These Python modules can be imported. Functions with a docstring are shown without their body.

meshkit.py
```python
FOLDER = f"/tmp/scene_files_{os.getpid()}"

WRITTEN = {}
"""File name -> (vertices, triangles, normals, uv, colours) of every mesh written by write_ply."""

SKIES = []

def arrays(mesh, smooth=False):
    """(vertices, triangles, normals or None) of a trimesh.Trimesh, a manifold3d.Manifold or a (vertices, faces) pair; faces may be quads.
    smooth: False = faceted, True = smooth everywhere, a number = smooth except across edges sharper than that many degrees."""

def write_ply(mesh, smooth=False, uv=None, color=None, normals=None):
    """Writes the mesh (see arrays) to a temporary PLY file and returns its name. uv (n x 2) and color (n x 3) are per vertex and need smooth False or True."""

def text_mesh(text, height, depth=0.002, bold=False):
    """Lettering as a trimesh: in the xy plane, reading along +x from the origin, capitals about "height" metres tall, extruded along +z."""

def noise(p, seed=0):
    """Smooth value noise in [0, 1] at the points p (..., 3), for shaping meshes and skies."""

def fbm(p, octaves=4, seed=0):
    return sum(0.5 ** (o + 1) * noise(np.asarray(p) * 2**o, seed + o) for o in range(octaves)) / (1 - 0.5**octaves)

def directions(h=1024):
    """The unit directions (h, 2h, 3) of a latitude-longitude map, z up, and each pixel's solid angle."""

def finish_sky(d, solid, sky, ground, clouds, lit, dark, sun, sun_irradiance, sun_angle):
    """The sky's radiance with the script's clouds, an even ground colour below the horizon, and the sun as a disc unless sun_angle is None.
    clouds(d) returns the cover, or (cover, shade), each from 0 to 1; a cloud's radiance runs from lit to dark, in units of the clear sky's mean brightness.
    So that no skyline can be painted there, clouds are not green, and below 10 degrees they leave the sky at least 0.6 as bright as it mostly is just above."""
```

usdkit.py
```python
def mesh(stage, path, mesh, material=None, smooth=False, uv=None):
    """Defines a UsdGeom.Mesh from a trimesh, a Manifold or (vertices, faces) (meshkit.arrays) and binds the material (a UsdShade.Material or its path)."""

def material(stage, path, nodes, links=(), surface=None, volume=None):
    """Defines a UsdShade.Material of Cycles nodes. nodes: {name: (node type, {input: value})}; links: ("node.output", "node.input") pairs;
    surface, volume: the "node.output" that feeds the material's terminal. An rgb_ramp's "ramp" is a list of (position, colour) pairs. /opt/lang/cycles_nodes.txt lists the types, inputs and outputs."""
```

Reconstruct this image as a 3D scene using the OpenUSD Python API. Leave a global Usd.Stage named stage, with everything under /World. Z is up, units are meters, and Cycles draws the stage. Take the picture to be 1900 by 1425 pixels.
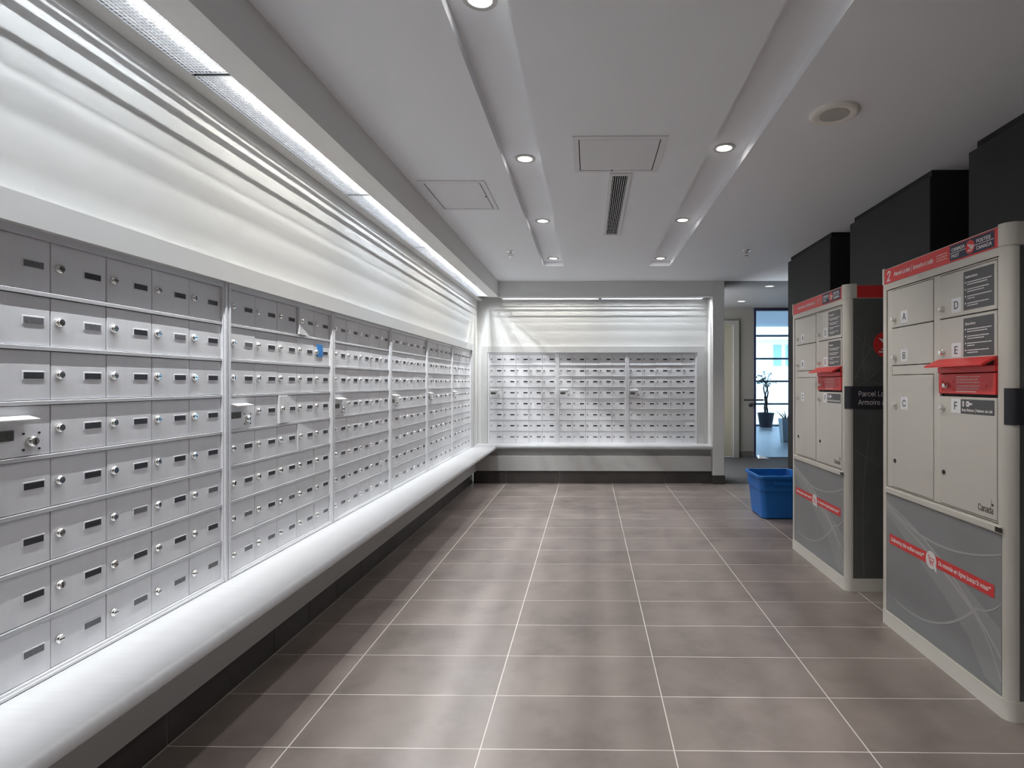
import math, random
import numpy as np, trimesh
import usdkit, meshkit
from shapely.geometry import Polygon, Point, LineString, box as sbox
from shapely import affinity
from pxr import Usd, UsdGeom, UsdLux, UsdShade, Gf, Sdf

stage = Usd.Stage.CreateInMemory()
UsdGeom.SetStageUpAxis(stage, 'Z'); UsdGeom.SetStageMetersPerUnit(stage, 1.0)
UsdGeom.Xform.Define(stage, '/World'); UsdGeom.Scope.Define(stage, '/World/Looks')
rng = random.Random(7)

# ------------------------------------------------------------------ camera, sky, large lights, exposure
F, PPX, PPY, YAW, EYE = 1050.0, 1078.3, 711.0, 0.75, 1.15
cam = UsdGeom.Camera.Define(stage, '/World/camera')
cam.CreateHorizontalApertureAttr(36.0); cam.CreateVerticalApertureAttr(27.0)
cam.CreateFocalLengthAttr(F * 36.0 / 1900)
cam.CreateHorizontalApertureOffsetAttr(-(PPX - 950) / 1900 * 36.0)
cam.CreateVerticalApertureOffsetAttr((PPY - 712.5) / 1900 * 36.0)
cam.CreateClippingRangeAttr(Gf.Vec2f(0.05, 500))
cam.AddTranslateOp().Set(Gf.Vec3d(0, 0, EYE)); cam.AddRotateZOp().Set(YAW); cam.AddRotateXOp().Set(90)
cam.CreateExposureAttr(0.32)
COVE = 200.0            # radiance of the cove lamps
DOWN = 330.0           # beams of the small ceiling spots
SKY = 2.7              # daylight outside the lobby windows
dome = UsdLux.DomeLight.Define(stage, '/World/sky')
dome.CreateIntensityAttr(SKY); dome.CreateColorAttr(Gf.Vec3f(0.93, 0.96, 1.0))

# ------------------------------------------------------------------ helpers
T = Sdf.ValueTypeNames
names = {}
def numbered(parent, name):
    k = (parent, name); n = names.get(k, 0); names[k] = n + 1
    return f'{parent}/{name}' if n == 0 else f'{parent}/{name}_{n:03d}'
def tag(prim, label=None, cat=None, group=None, kind=None):
    prim = prim.GetPrim() if hasattr(prim, 'GetPrim') else prim
    for k, v in (('label', label), ('category', cat), ('group', group), ('kind', kind)):
        if v: prim.SetCustomDataByKey(k, v)
    return prim
def thing(name, label=None, cat=None, loc=(0, 0, 0), rz=0, group=None, kind=None):
    x = UsdGeom.Xform.Define(stage, numbered('/World', name))
    x.AddTranslateOp().Set(Gf.Vec3d(*map(float, loc)))
    if rz: x.AddRotateZOp().Set(float(rz))
    return tag(x, label, cat, group, kind)
def obj(name, mesh, m, parent=None, smooth=False, label=None, cat=None, group=None, kind=None):
    pp = str(parent.GetPath()) if parent is not None else '/World'
    me = usdkit.mesh(stage, numbered(pp, name), mesh, MAT[m] if isinstance(m, str) else m, smooth=smooth)
    return tag(me, label, cat, group, kind)
def cat(ms): return trimesh.util.concatenate(ms)
def bx(x0, x1, y0, y1, z0, z1):
    b = trimesh.creation.box((x1 - x0, y1 - y0, z1 - z0)); b.apply_translation(((x0 + x1) / 2, (y0 + y1) / 2, (z0 + z1) / 2)); return b
_U = None
def cb(x0, x1, y0, y1, z0, z1, b=0.002):
    """box with all edges chamfered by b"""
    global _U
    if _U is None:
        v = []
        for sx in (-1, 1):
            for sy in (-1, 1):
                for sz in (-1, 1):
                    for k in range(3): v.append((sx, sy, sz, k))
        p = np.array([[a[j] * (1.0 if j == a[3] else 0.8) for j in range(3)] for a in v])
        h = trimesh.convex.convex_hull(p)
        # match the hull's vertices back to (signs, axis)
        idx = [int(np.argmin(((p - q) ** 2).sum(1))) for q in h.vertices]
        _U = ([v[i] for i in idx], np.array(h.faces))
    c = ((x0 + x1) / 2, (y0 + y1) / 2, (z0 + z1) / 2); e = ((x1 - x0) / 2, (y1 - y0) / 2, (z1 - z0) / 2)
    P = [[c[j] + a[j] * (e[j] if j == a[3] else e[j] - b) for j in range(3)] for a in _U[0]]
    return trimesh.Trimesh(np.array(P), _U[1].copy(), process=False)
def lathe(prof, n=24):
    """prof: (r, z) points; axis +z"""
    return trimesh.creation.revolve(np.array(prof, float), sections=n)
def xf(mesh, M): mesh = mesh.copy(); mesh.apply_transform(M); return mesh
def move(mesh, x, y, z): mesh = mesh.copy(); mesh.apply_translation((x, y, z)); return mesh
TOFRONT = np.array([[1, 0, 0, 0], [0, 0, -1, 0], [0, 1, 0, 0], [0, 0, 0, 1]], float)   # xy drawing, +z out  ->  xz drawing, -y out
TOSIDE = np.array([[0, 0, 1, 0], [1, 0, 0, 0], [0, 1, 0, 0], [0, 0, 0, 1]], float)     # xy drawing, +z out  ->  yz drawing, +x out
def extr(poly, h):
    return cat([trimesh.creation.extrude_polygon(g, h, engine='earcut') for g in getattr(poly, 'geoms', [poly]) if g.area > 1e-10])
def front(poly, y, d=0.0006): return move(xf(extr(poly, d), TOFRONT), 0, y, 0)
def words(s, h, x, z, y=0.0, width=None, italic=0.0, bold=False, d=0.0006):
    t = meshkit.text_mesh(s, h, d, bold)
    w = t.bounds[1][0]
    if width: t.apply_transform(np.diag([width / w, 1, 1, 1]))
    if italic:
        S = np.eye(4); S[0, 1] = italic; t.apply_transform(S)
    return move(xf(t, TOFRONT), x, y, z)
def loft(rings):
    """closed rings of equal length, bottom to top, no caps"""
    n = len(rings[0]); v = np.vstack(rings); f = []
    for k in range(len(rings) - 1):
        for i in range(n):
            a, b, c, d = k * n + i, k * n + (i + 1) % n, (k + 1) * n + (i + 1) % n, (k + 1) * n + i
            f += [[a, b, c], [a, c, d]]
    return trimesh.Trimesh(v, f, process=False)
def tube(pts, r, n=8):
    pts = np.asarray(pts, float); rr = np.broadcast_to(r, len(pts)); rings = []
    for i, p in enumerate(pts):
        t = pts[min(i + 1, len(pts) - 1)] - pts[max(i - 1, 0)]; t /= np.linalg.norm(t)
        a = np.cross(t, (0.31, 0.95, 0.05)); a /= np.linalg.norm(a); b = np.cross(t, a)
        an = np.linspace(0, 2 * np.pi, n, endpoint=False)
        rings.append(p + rr[i] * (np.cos(an)[:, None] * a + np.sin(an)[:, None] * b))
    m = loft(rings); k = len(m.vertices)
    v = np.vstack([m.vertices, pts[0], pts[-1]]); f = [list(x) for x in m.faces]; L = (len(pts) - 1) * n
    for i in range(n): f += [[k, (i + 1) % n, i], [k + 1, L + i, L + (i + 1) % n]]
    return trimesh.Trimesh(v, f, process=False)

# ------------------------------------------------------------------ materials
MAT = {}
def mat(name, col, rough=0.5, metal=0.0, spec=0.5, var=0.0, scale=6.0, stretch=(1, 1, 1), bump=0.0, bscale=200.0, coat=0.0, rnd=0.0, emit=None, es=0.0, rvar=0.0):
    n = {'p': ('principled_bsdf', {'base_color': col, 'roughness': rough, 'metallic': metal, 'specular_ior_level': spec, 'coat_weight': coat})}
    l = []
    if emit is not None: n['p'][1].update(emission_color=emit, emission_strength=es)
    if var or bump or rnd or rvar:
        n['g'] = ('geometry', {}); n['mp'] = ('mapping', {'scale': stretch}); l.append(('g.position', 'mp.vector'))
    if var or rnd:
        n['n'] = ('noise_texture', {'scale': scale, 'detail': 6.0, 'roughness': 0.6}); l.append(('mp.vector', 'n.vector'))
        lo = tuple(c * (1 - var) for c in col); hi = tuple(min(1, c * (1 + var)) for c in col)
        n['r'] = ('rgb_ramp', {'ramp': [(0.25, lo), (0.75, hi)]}); l.append(('n.fac', 'r.fac'))
        src = 'r.color'
        if rnd:
            n['oi'] = ('object_info', {}); n['mr'] = ('map_range', {'from_min': 0.0, 'from_max': 1.0, 'to_min': 1 - rnd, 'to_max': 1 + rnd})
            n['cc'] = ('combine_color', {}); n['mx'] = ('mix_color', {'blend_type': 'multiply', 'fac': 1.0, 'use_clamp': False})
            l += [('oi.random', 'mr.value'), ('mr.result', 'cc.r'), ('mr.result', 'cc.g'), ('mr.result', 'cc.b'), (src, 'mx.a'), ('cc.color', 'mx.b')]
            src = 'mx.result'
        l.append((src, 'p.base_color'))
        if rvar:
            n['rr'] = ('map_range', {'from_min': 0.3, 'from_max': 0.7, 'to_min': rough - rvar, 'to_max': rough + rvar}); l += [('n.fac', 'rr.value'), ('rr.result', 'p.roughness')]
    if bump:
        n['bn'] = ('noise_texture', {'scale': bscale, 'detail': 3.0}); n['b'] = ('bump', {'strength': bump, 'distance': 0.002})
        l += [('mp.vector', 'bn.vector'), ('bn.fac', 'b.height'), ('b.normal', 'p.normal')]
    MAT[name] = usdkit.material(stage, f'/World/Looks/{name}', n, l, surface='p.BSDF')
    return MAT[name]
mat('white_wall', (0.66, 0.66, 0.645), 0.55, bump=0.05, bscale=150)
mat('white_trim', (0.52, 0.52, 0.515), 0.45)
mat('soffit_paint', (0.78, 0.78, 0.77), 0.6)
mat('corridor_ceiling_paint', (0.09, 0.09, 0.09), 0.7)  # dimness of the corridor put into the ceiling colour
mat('ceiling_paint', (0.87, 0.89, 0.93), 0.7, bump=0.05, bscale=120)
mat('column_paint', (0.76, 0.77, 0.77), 0.6, bump=0.06, bscale=150)
mat('under_panel', (0.50, 0.50, 0.49), 0.6)
mat('charcoal', (0.015, 0.0155, 0.017), 0.6, var=0.15, scale=3, bump=0.1, bscale=60)
mat('reveal_black', (0.008, 0.008, 0.009), 0.7)
mat('floor_tile', (0.215, 0.18, 0.165), 0.36, var=0.22, scale=3.2, bump=0.03, bscale=40, rnd=0.07, rvar=0.06)
mat('grout', (0.60, 0.56, 0.53), 0.8)
mat('base_tile', (0.055, 0.049, 0.046), 0.4, var=0.2, scale=5)
mat('carpet', (0.018, 0.017, 0.016), 0.9, var=0.15, scale=30)
mat('counter_white', (0.57, 0.575, 0.59), 0.42, var=0.045, scale=5, stretch=(1.2, 12, 1), bump=0.03, bscale=30)
mat('aluminium', (0.76, 0.765, 0.79), 0.45, metal=0.12, var=0.03, scale=40, stretch=(1, 1, 0.1), rnd=0.03)
mat('aluminium_frame', (0.78, 0.785, 0.81), 0.38, metal=0.25)
mat('aluminium_rail', (0.56, 0.565, 0.585), 0.45, metal=0.2)
mat('aluminium_bright', (0.85, 0.85, 0.84), 0.3, metal=0.3)
mat('chrome', (0.75, 0.74, 0.72), 0.18, metal=1.0)
mat('dark_plate', (0.025, 0.025, 0.032), 0.4, var=0.4, scale=220)
mat('grey_plate', (0.13, 0.13, 0.14), 0.45, var=0.4, scale=220)
mat('plate_rim', (0.72, 0.72, 0.74), 0.4)
mat('black', (0.008, 0.008, 0.009), 0.6)
mat('cavity', (0.03, 0.03, 0.032), 0.8)
mat('slot_label', (0.06, 0.065, 0.05), 0.4, var=0.6, scale=150)
mat('blue_sticker', (0.03, 0.22, 0.60), 0.5)
mat('paper', (0.80, 0.80, 0.80), 0.6)
mat('locker_beige', (0.64, 0.62, 0.565), 0.35)
mat('locker_door', (0.62, 0.60, 0.55), 0.33)
mat('locker_red', (0.70, 0.04, 0.04), 0.35)
mat('locker_navy', (0.012, 0.012, 0.05), 0.35)
mat('print_white', (0.82, 0.80, 0.80), 0.45)
mat('print_pink', (0.80, 0.45, 0.43), 0.45)
mat('print_dark', (0.02, 0.02, 0.022), 0.4)
mat('sticker_grey', (0.84, 0.85, 0.88), 0.4)
mat('notice_grey', (0.085, 0.085, 0.09), 0.35)
mat('lower_grey', (0.26, 0.27, 0.275), 0.38, var=0.12, scale=2.0)
mat('swoosh', (0.42, 0.425, 0.42), 0.4)
mat('swoosh_wide', (0.32, 0.33, 0.33), 0.4)
mat('side_dark', (0.10, 0.105, 0.105), 0.42, var=0.25, scale=3)
mat('side_swoosh', (0.14, 0.145, 0.145), 0.42)
mat('side_label', (0.03, 0.032, 0.042), 0.4)
mat('bin_blue', (0.012, 0.15, 0.52), 0.38)
mat('off_white_plastic', (0.88, 0.86, 0.80), 0.5)
mat('speaker_grille', (0.5, 0.48, 0.45), 0.7)
mat('vent_dark', (0.02, 0.02, 0.02), 0.8)
mat('vent_white', (0.72, 0.72, 0.73), 0.5)
mat('hatch_paint', (0.77, 0.77, 0.80), 0.6)
mat('hatch_gap', (0.05, 0.05, 0.05), 0.8)
mat('louver', (0.42, 0.43, 0.46), 0.3, emit=(0.86, 0.92, 1.0), es=0.40)
mat('housing', (0.30, 0.30, 0.30), 0.5)
mat('housing_white', (0.8, 0.8, 0.8), 0.5)
mat('lens_glow', (0.9, 0.9, 0.9), 0.4, emit=(1.0, 0.96, 0.90), es=12.0)
mat('lens_glow_far', (0.9, 0.9, 0.9), 0.4, emit=(1.0, 0.96, 0.90), es=4)
mat('corridor_wall', (0.15, 0.142, 0.125), 0.6)
mat('door_brown', (0.17, 0.155, 0.115), 0.5)
mat('dark_frame', (0.012, 0.012, 0.03), 0.4)
mat('lobby_floor', (0.58, 0.58, 0.58), 0.45)
mat('lobby_white', (0.75, 0.77, 0.80), 0.6)
mat('window_bar', (0.25, 0.31, 0.37), 0.5)
mat('pot', (0.045, 0.045, 0.065), 0.35)
mat('planter_metal', (0.45, 0.48, 0.52), 0.3, metal=0.5)
mat('bark', (0.14, 0.10, 0.075), 0.8, var=0.3, scale=40)
mat('leaf', (0.06, 0.10, 0.045), 0.5)
mat('leaf_dry', (0.16, 0.08, 0.06), 0.6)
mat('facade', (0.80, 0.84, 0.86), 0.8)
mat('facade_glass', (0.20, 0.33, 0.45), 0.2)
mat('pavement', (0.5, 0.52, 0.53), 0.9)
MAT['blue_pane'] = usdkit.material(stage, '/World/Looks/blue_pane', {'t': ('transparent_bsdf', {'color': (0.80, 0.91, 1.0)}), 'g': ('glossy_bsdf', {'roughness': 0.02, 'color': (1, 1, 1)}),
    'f': ('fresnel', {'IOR': 1.45}), 'm': ('mix_closure', {})}, [('f.fac', 'm.fac'), ('t.BSDF', 'm.closure1'), ('g.BSDF', 'm.closure2')], surface='m.closure')
MAT['door_glass'] = usdkit.material(stage, '/World/Looks/door_glass', {'t': ('transparent_bsdf', {'color': (0.70, 0.76, 0.80)}), 'g': ('glossy_bsdf', {'roughness': 0.02, 'color': (1, 1, 1)}),
    'f': ('fresnel', {'IOR': 1.45}), 'm': ('mix_closure', {})}, [('f.fac', 'm.fac'), ('t.BSDF', 'm.closure1'), ('g.BSDF', 'm.closure2')], surface='m.closure')
MAT['pane'] = usdkit.material(stage, '/World/Looks/pane', {'t': ('transparent_bsdf', {'color': (0.93, 0.97, 1.0)}), 'g': ('glossy_bsdf', {'roughness': 0.02, 'color': (1, 1, 1)}),
    'f': ('fresnel', {'IOR': 1.45}), 'm': ('mix_closure', {})}, [('f.fac', 'm.fac'), ('t.BSDF', 'm.closure1'), ('g.BSDF', 'm.closure2')], surface='m.closure')

# ------------------------------------------------------------------ the setting
XW, YB = -1.326, 6.75            # mailbox planes of the left and the back wall
CEIL, SOF = 2.313, 2.138         # ceiling, soffit underside
ZC, ZM0, ZM1, ZT = 0.43, 0.43, 1.515, 1.586   # counter top, mailbox bottom / top, casing top
Y0, YN = -2.3, 6.463             # wall behind the camera, front plane of the end-wall niche
XS = -1.032                      # room side of the left soffit
S = 'structure'

floor = thing('floor', kind=S)
obj('grout_bed', bx(-1.40, 2.30, Y0, YN + 0.03, -0.08, -0.0006), 'grout', floor)
obj('grout_bed', bx(-1.40, 1.42, YN + 0.03, YN + 0.2, -0.08, -0.0006), 'grout', floor)
PX, PY = 0.609, 0.304
for i in range(-3, 4):
    xa, xb = 0.268 + PX * (i - 1), 0.268 + PX * i
    xa, xb = max(xa, -1.334), min(xb, 2.2)
    if xb - xa < 0.03: continue
    for j in range(-14, 17):
        ya, yb = 1.776 + PY * (j - 1), 1.776 + PY * j
        ya, yb = max(ya, Y0), min(yb, YN + 0.06 if xb < 1.42 else YN + 0.025)
        if yb - ya < 0.03: continue
        g = 0.0022; b = 0.0005
        q = lambda d, z: np.array([(xa + d, ya + d, z), (xb - d, ya + d, z), (xb - d, yb - d, z), (xa + d, yb - d, z)])
        m = loft([q(g, -0.02), q(g, -b), q(g + b, 0.0)])
        m = trimesh.Trimesh(m.vertices, np.vstack([m.faces, [[8, 9, 10], [8, 10, 11]]]), process=False)
        obj('tile', m, 'floor_tile', floor)
obj('corridor_floor', bx(1.30, 4.6, YN + 0.03, 8.86, -0.08, 0.0), 'carpet', kind=S)
obj('corridor_floor', bx(2.30, 4.6, 5.2, YN + 0.03, -0.08, 0.0), 'carpet', kind=S)

# ceiling with the two long recesses
REC = [(-0.447, -0.246), (0.602, 0.806)]
poly = sbox(-1.55, Y0 - 0.1, 4.7, 8.9)
poly = poly.difference(sbox(1.545, 6.463, 4.8, 9.0))
for a, b in REC: poly = poly.difference(sbox(a, -2.0, b, 5.625))
ceil = thing('ceiling', kind=S)
obj('ceiling_board', move(extr(poly, 0.048), 0, 0, CEIL), 'ceiling_paint', ceil)
for a, b in REC: obj('recess_board', bx(a - 0.05, b + 0.05, -2.05, 5.675, CEIL + 0.048, CEIL + 0.09), 'ceiling_paint', ceil)
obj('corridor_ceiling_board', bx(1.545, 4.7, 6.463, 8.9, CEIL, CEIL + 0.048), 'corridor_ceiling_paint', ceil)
obj('ceiling_cover', bx(-1.55, 4.7, Y0 - 0.1, 8.9, CEIL + 0.16, CEIL + 0.2), 'ceiling_paint', ceil)

# left wall: upper wall, lower wall, end strip, body; soffit with a slot for the lamps
wl = thing('wall_left', kind=S)
obj('upper_wall', bx(XW - 0.12, XW, Y0, YB + 0.1, ZM1, CEIL), 'white_wall', wl)
obj('end_wall', bx(XW - 0.12, XW, 6.3125, YB + 0.1, ZC - 0.1, ZM1), 'white_wall', wl)
obj('near_wall', bx(XW - 0.12, XW, Y0, 0.3405, ZC - 0.1, ZM1), 'white_wall', wl)
obj('lower_wall', bx(XW - 0.12, XW - 0.018, Y0, YB + 0.1, 0, ZC - 0.1), 'under_panel', wl)
obj('under_counter_panel', cb(XW - 0.018, -1.283, Y0, 6.5, 0.145, 0.392, 0.002), 'under_panel', wl)
ca = poly = None
ca = sbox(-2.3, ZC - 0.02, 6.385, ZT).difference(sbox(-2.0, ZC - 0.1, 6.3125, ZM1))       # (y, z) outline of the casing
def casing_left():
    m = extr(ca, 0.030)                            # drawing x=y_world, y=z_world, thickness -> +x
    return move(xf(m, np.array([[0, 0, 1, 0], [1, 0, 0, 0], [0, 1, 0, 0], [0, 0, 0, 1]], float)), XW - 0.001, 0, 0)
obj('trim_1', casing_left(), 'white_trim', kind=S)
bb = thing('baseboard_left', kind=S)
obj('mortar_backing', bx(XW - 0.019, XW - 0.0105, Y0, YN + 0.05, 0.0, 0.145), 'grout', bb)
for j in range(-14, 17):
    ya, yb = max(1.776 + PY * (j - 1), Y0), min(1.776 + PY * j, YN + 0.04)
    if yb - ya > 0.03: obj('tile', cb(XW - 0.015, XW - 0.008, ya + 0.0018, yb - 0.0018, 0.001, 0.144, 0.001), 'base_tile', bb)

SL0, SL1 = XW + 0.054, XW + 0.177
so = thing('trim_2', kind=S)
obj('soffit_strip', bx(XW, SL0, Y0, YB, SOF, SOF + 0.02), 'soffit_paint', so)
obj('soffit_strip', bx(SL1, XS - 0.02, Y0, YN + 0.02, SOF, SOF + 0.02), 'soffit_paint', so)
obj('soffit_face', bx(XS - 0.02, XS, Y0, YN + 0.02, SOF, CEIL), 'soffit_paint', so)

# end wall: niche with its own row of mailboxes
wb = thing('wall_back', kind=S)
obj('upper_wall', bx(XW, 1.42, YB, YB + 0.12, ZM1, CEIL), 'white_wall', wb)
obj('side_wall', bx(XW, -1.2055, YB, YB + 0.12, ZC - 0.1, ZM1), 'white_wall', wb)
obj('side_wall', bx(1.2905, 1.42, YB, YB + 0.12, ZC - 0.1, ZM1), 'white_wall', wb)
obj('niche_return', bx(1.416, 1.43, YN + 0.001, YB + 0.12, ZC - 0.04, SOF), 'white_wall', wb)
obj('column', cb(1.4165, 1.545, YN, 7.05, 0.0, CEIL, 0.003), 'column_paint', wb)
obj('bulkhead_face', bx(XS, 1.417, YN, YN + 0.02, SOF, CEIL), 'column_paint', wb)
obj('bulkhead_strip', bx(XS, 1.416, YN + 0.02, YB - 0.177, SOF, SOF + 0.02), 'white_trim', wb)
obj('bulkhead_strip', bx(XS, 1.416, YB - 0.054, YB, SOF, SOF + 0.02), 'white_trim', wb)
obj('apron_recess', bx(-1.29, 1.416, 6.56, 6.62, 0.30, 0.392), 'under_panel', wb)
obj('under_counter_panel', cb(-1.283, 1.405, 6.485, 6.62, 0.142, 0.317, 0.003), 'under_panel', wb)
obj('lower_wall', bx(XW, 1.416, 6.54, 6.63, 0.0, 0.142), 'under_panel', wb)
cb_ = sbox(-1.28, ZC - 0.02, 1.372, ZT).difference(sbox(-1.2055, ZC - 0.1, 1.2905, ZM1))
obj('trim_3', move(xf(extr(cb_, 0.024), TOFRONT), 0, YB + 0.001, 0), 'white_trim', kind=S)
b2 = thing('baseboard_back', kind=S)
obj('mortar_backing', bx(-1.33, 1.416, 6.515, 6.54, 0, 0.142), 'grout', b2)
for i in range(-3, 4):
    xa, xb = max(0.268 + PX * (i - 1), -1.33), min(0.268 + PX * i, 1.413)
    if xb - xa > 0.03: obj('tile', cb(xa + 0.0018, xb - 0.0018, 6.505, 6.52, 0.001, 0.1415, 0.001), 'base_tile', b2)
obj('column_skirting', cb(1.414, 1.553, YN - 0.008, 7.06, 0.0, 0.10, 0.001), 'base_tile', b2)

# right wall: charcoal pilasters with recesses between them
wr = thing('wall_right', kind=S)
XP = 1.861
obj('recess_wall', bx(2.16, 2.28, Y0, 5.30, 0, CEIL), 'charcoal', wr)
for (ya, yb) in ((4.387, 5.306), (3.112, 4.054), (1.855, 2.797), (0.60, 1.54), (-0.66, 0.28), (-2.29, -0.98)):
    p = obj('pilaster', cb(XP, 2.17, ya, yb, 0.0, CEIL - 0.035, 0.003), 'charcoal', wr)
    obj('shadow_reveal', bx(XP + 0.012, 2.17, ya + 0.0, yb - 0.045, CEIL - 0.036, CEIL), 'reveal_black', p)
obj('corridor_side_wall', bx(4.5, 4.6, 5.2, 8.9, 0, CEIL), 'corridor_wall', kind=S)
obj('corridor_near_wall', bx(2.28, 4.6, 5.1, 5.2, 0, CEIL), 'corridor_wall', kind=S)

# wall behind the camera
obj('wall_front', bx(-1.55, 2.3, Y0 - 0.12, Y0, 0, CEIL), 'white_wall', kind=S)

# far corridor wall with a door and the glazed lobby opening
YF = 8.785
wf = thing('wall_far', kind=S)
obj('corridor_wall', bx(1.2, 1.35, YF, YF + 0.1, 0, CEIL), 'corridor_wall', wf)
obj('corridor_wall', bx(1.35, 2.30, YF, YF + 0.1, 2.09, CEIL), 'corridor_wall', wf)
obj('corridor_wall', bx(2.30, 2.548, YF, YF + 0.1, 0, CEIL), 'corridor_wall', wf)
obj('corridor_wall', bx(3.95, 4.6, YF, YF + 0.1, 0, CEIL), 'corridor_wall', wf)
obj('skirting', cb(2.33, 2.55, YF - 0.012, YF + 0.01, 0, 0.10, 0.002), 'base_tile', wf)
d1 = thing('door_1', kind=S)
obj('frame', cat([cb(2.234, 2.326, YF - 0.03, YF + 0.08, 0, 2.12, 0.004), cb(1.33, 1.42, YF - 0.03, YF + 0.08, 0, 2.12, 0.004), cb(1.42, 2.234, YF - 0.03, YF + 0.08, 2.045, 2.12, 0.004)]), 'corridor_wall', d1)
obj('door_stop', cat([bx(2.218, 2.236, YF - 0.01, YF + 0.05, 0, 2.045)]), 'corridor_wall', d1)
obj('door_leaf', cb(1.42, 2.216, YF + 0.02, YF + 0.06, 0.01, 2.045, 0.002), 'door_brown', d1)
d3 = thing('door_2', kind=S)
obj('frame', cat([cb(2.548, 2.585, YF - 0.02, YF + 0.06, 0, CEIL, 0.003), cb(3.91, 3.95, YF - 0.02, YF + 0.06, 0, CEIL, 0.003), cb(2.585, 3.91, YF - 0.02, YF + 0.06, 2.267, CEIL, 0.003)]), 'dark_frame', d3)
obj('pane', bx(2.585, 3.91, YF + 0.02, YF + 0.03, 0.0, 2.267), 'door_glass', d3)
hd = obj('door_handle', cat([tube([(2.56, YF - 0.02, 0.892), (2.56, YF - 0.07, 0.892)], 0.011), cb(2.38, 2.685, YF - 0.082, YF - 0.060, 0.879, 0.905, 0.004),
    tube([(2.50, YF - 0.0, 0.81), (2.50, YF - 0.035, 0.81)], 0.028, 16)]), 'black', d3)
obj('lobby_floor', bx(1.9, 9.0, YF + 0.075, 15.25, -0.08, -0.001), 'lobby_floor', kind=S)
obj('lobby_ceiling', bx(1.9, 9.0, 8.9, 15.3, 2.66, 2.76), 'lobby_white', kind=S)
obj('lobby_side_wall', bx(1.9, 2.0, 8.9, 15.2, 0, 2.66), 'lobby_white', kind=S)
obj('lobby_side_wall', bx(8.9, 9.0, 8.9, 15.2, 0, 2.66), 'lobby_white', kind=S)
obj('lobby_head_wall', bx(1.9, 9.0, 8.84, 8.9, CEIL, 2.7), 'lobby_white', kind=S)
obj('lobby_near_wall', bx(4.6, 9.0, 8.84, 8.9, 0.0, CEIL), 'lobby_white', kind=S)
w1 = thing('window_1', kind=S)
for z in (0.03, 0.6, 1.2, 1.8, 2.41): obj('transom_bar', cb(2.0, 8.9, 15.08, 15.14, z - 0.026, z + 0.026, 0.004), 'window_bar', w1)
for x in (2.03, 5.9, 8.87): obj('mullion', cb(x - 0.03, x + 0.03, 15.07, 15.15, 0, 2.66, 0.004), 'window_bar', w1)
obj('pane', bx(2.0, 8.9, 15.105, 15.115, 0, 2.66), 'blue_pane', w1)

# ------------------------------------------------------------------ counter
def ring(dd, z):
    return np.array([(XW - 0.0005, Y0, z), (-1.058 - dd, Y0, z), (-1.058 - dd, 6.468 + dd, z), (1.4155, 6.468 + dd, z), (1.4155, YB - 0.0005, z), (XW - 0.0005, YB - 0.0005, z)])
L = loft([ring(0.006, 0.392), ring(0.001, 0.397), ring(0.0, 0.408), ring(0.002, 0.420), ring(0.007, 0.427), ring(0.014, ZC)])
capf = lambda o, up: [[o + a, o + b, o + c] if up else [o + a, o + c, o + b] for a, b, c in ((0, 1, 2), (0, 2, 5), (2, 3, 4), (2, 4, 5))]
ctr = trimesh.Trimesh(L.vertices, np.vstack([L.faces, capf(0, False), capf(30, True)]), process=False)
obj('counter', ctr, 'counter_white', smooth=50, label='long white L-shaped counter ledge running under all the mailboxes', cat='counter')

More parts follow.
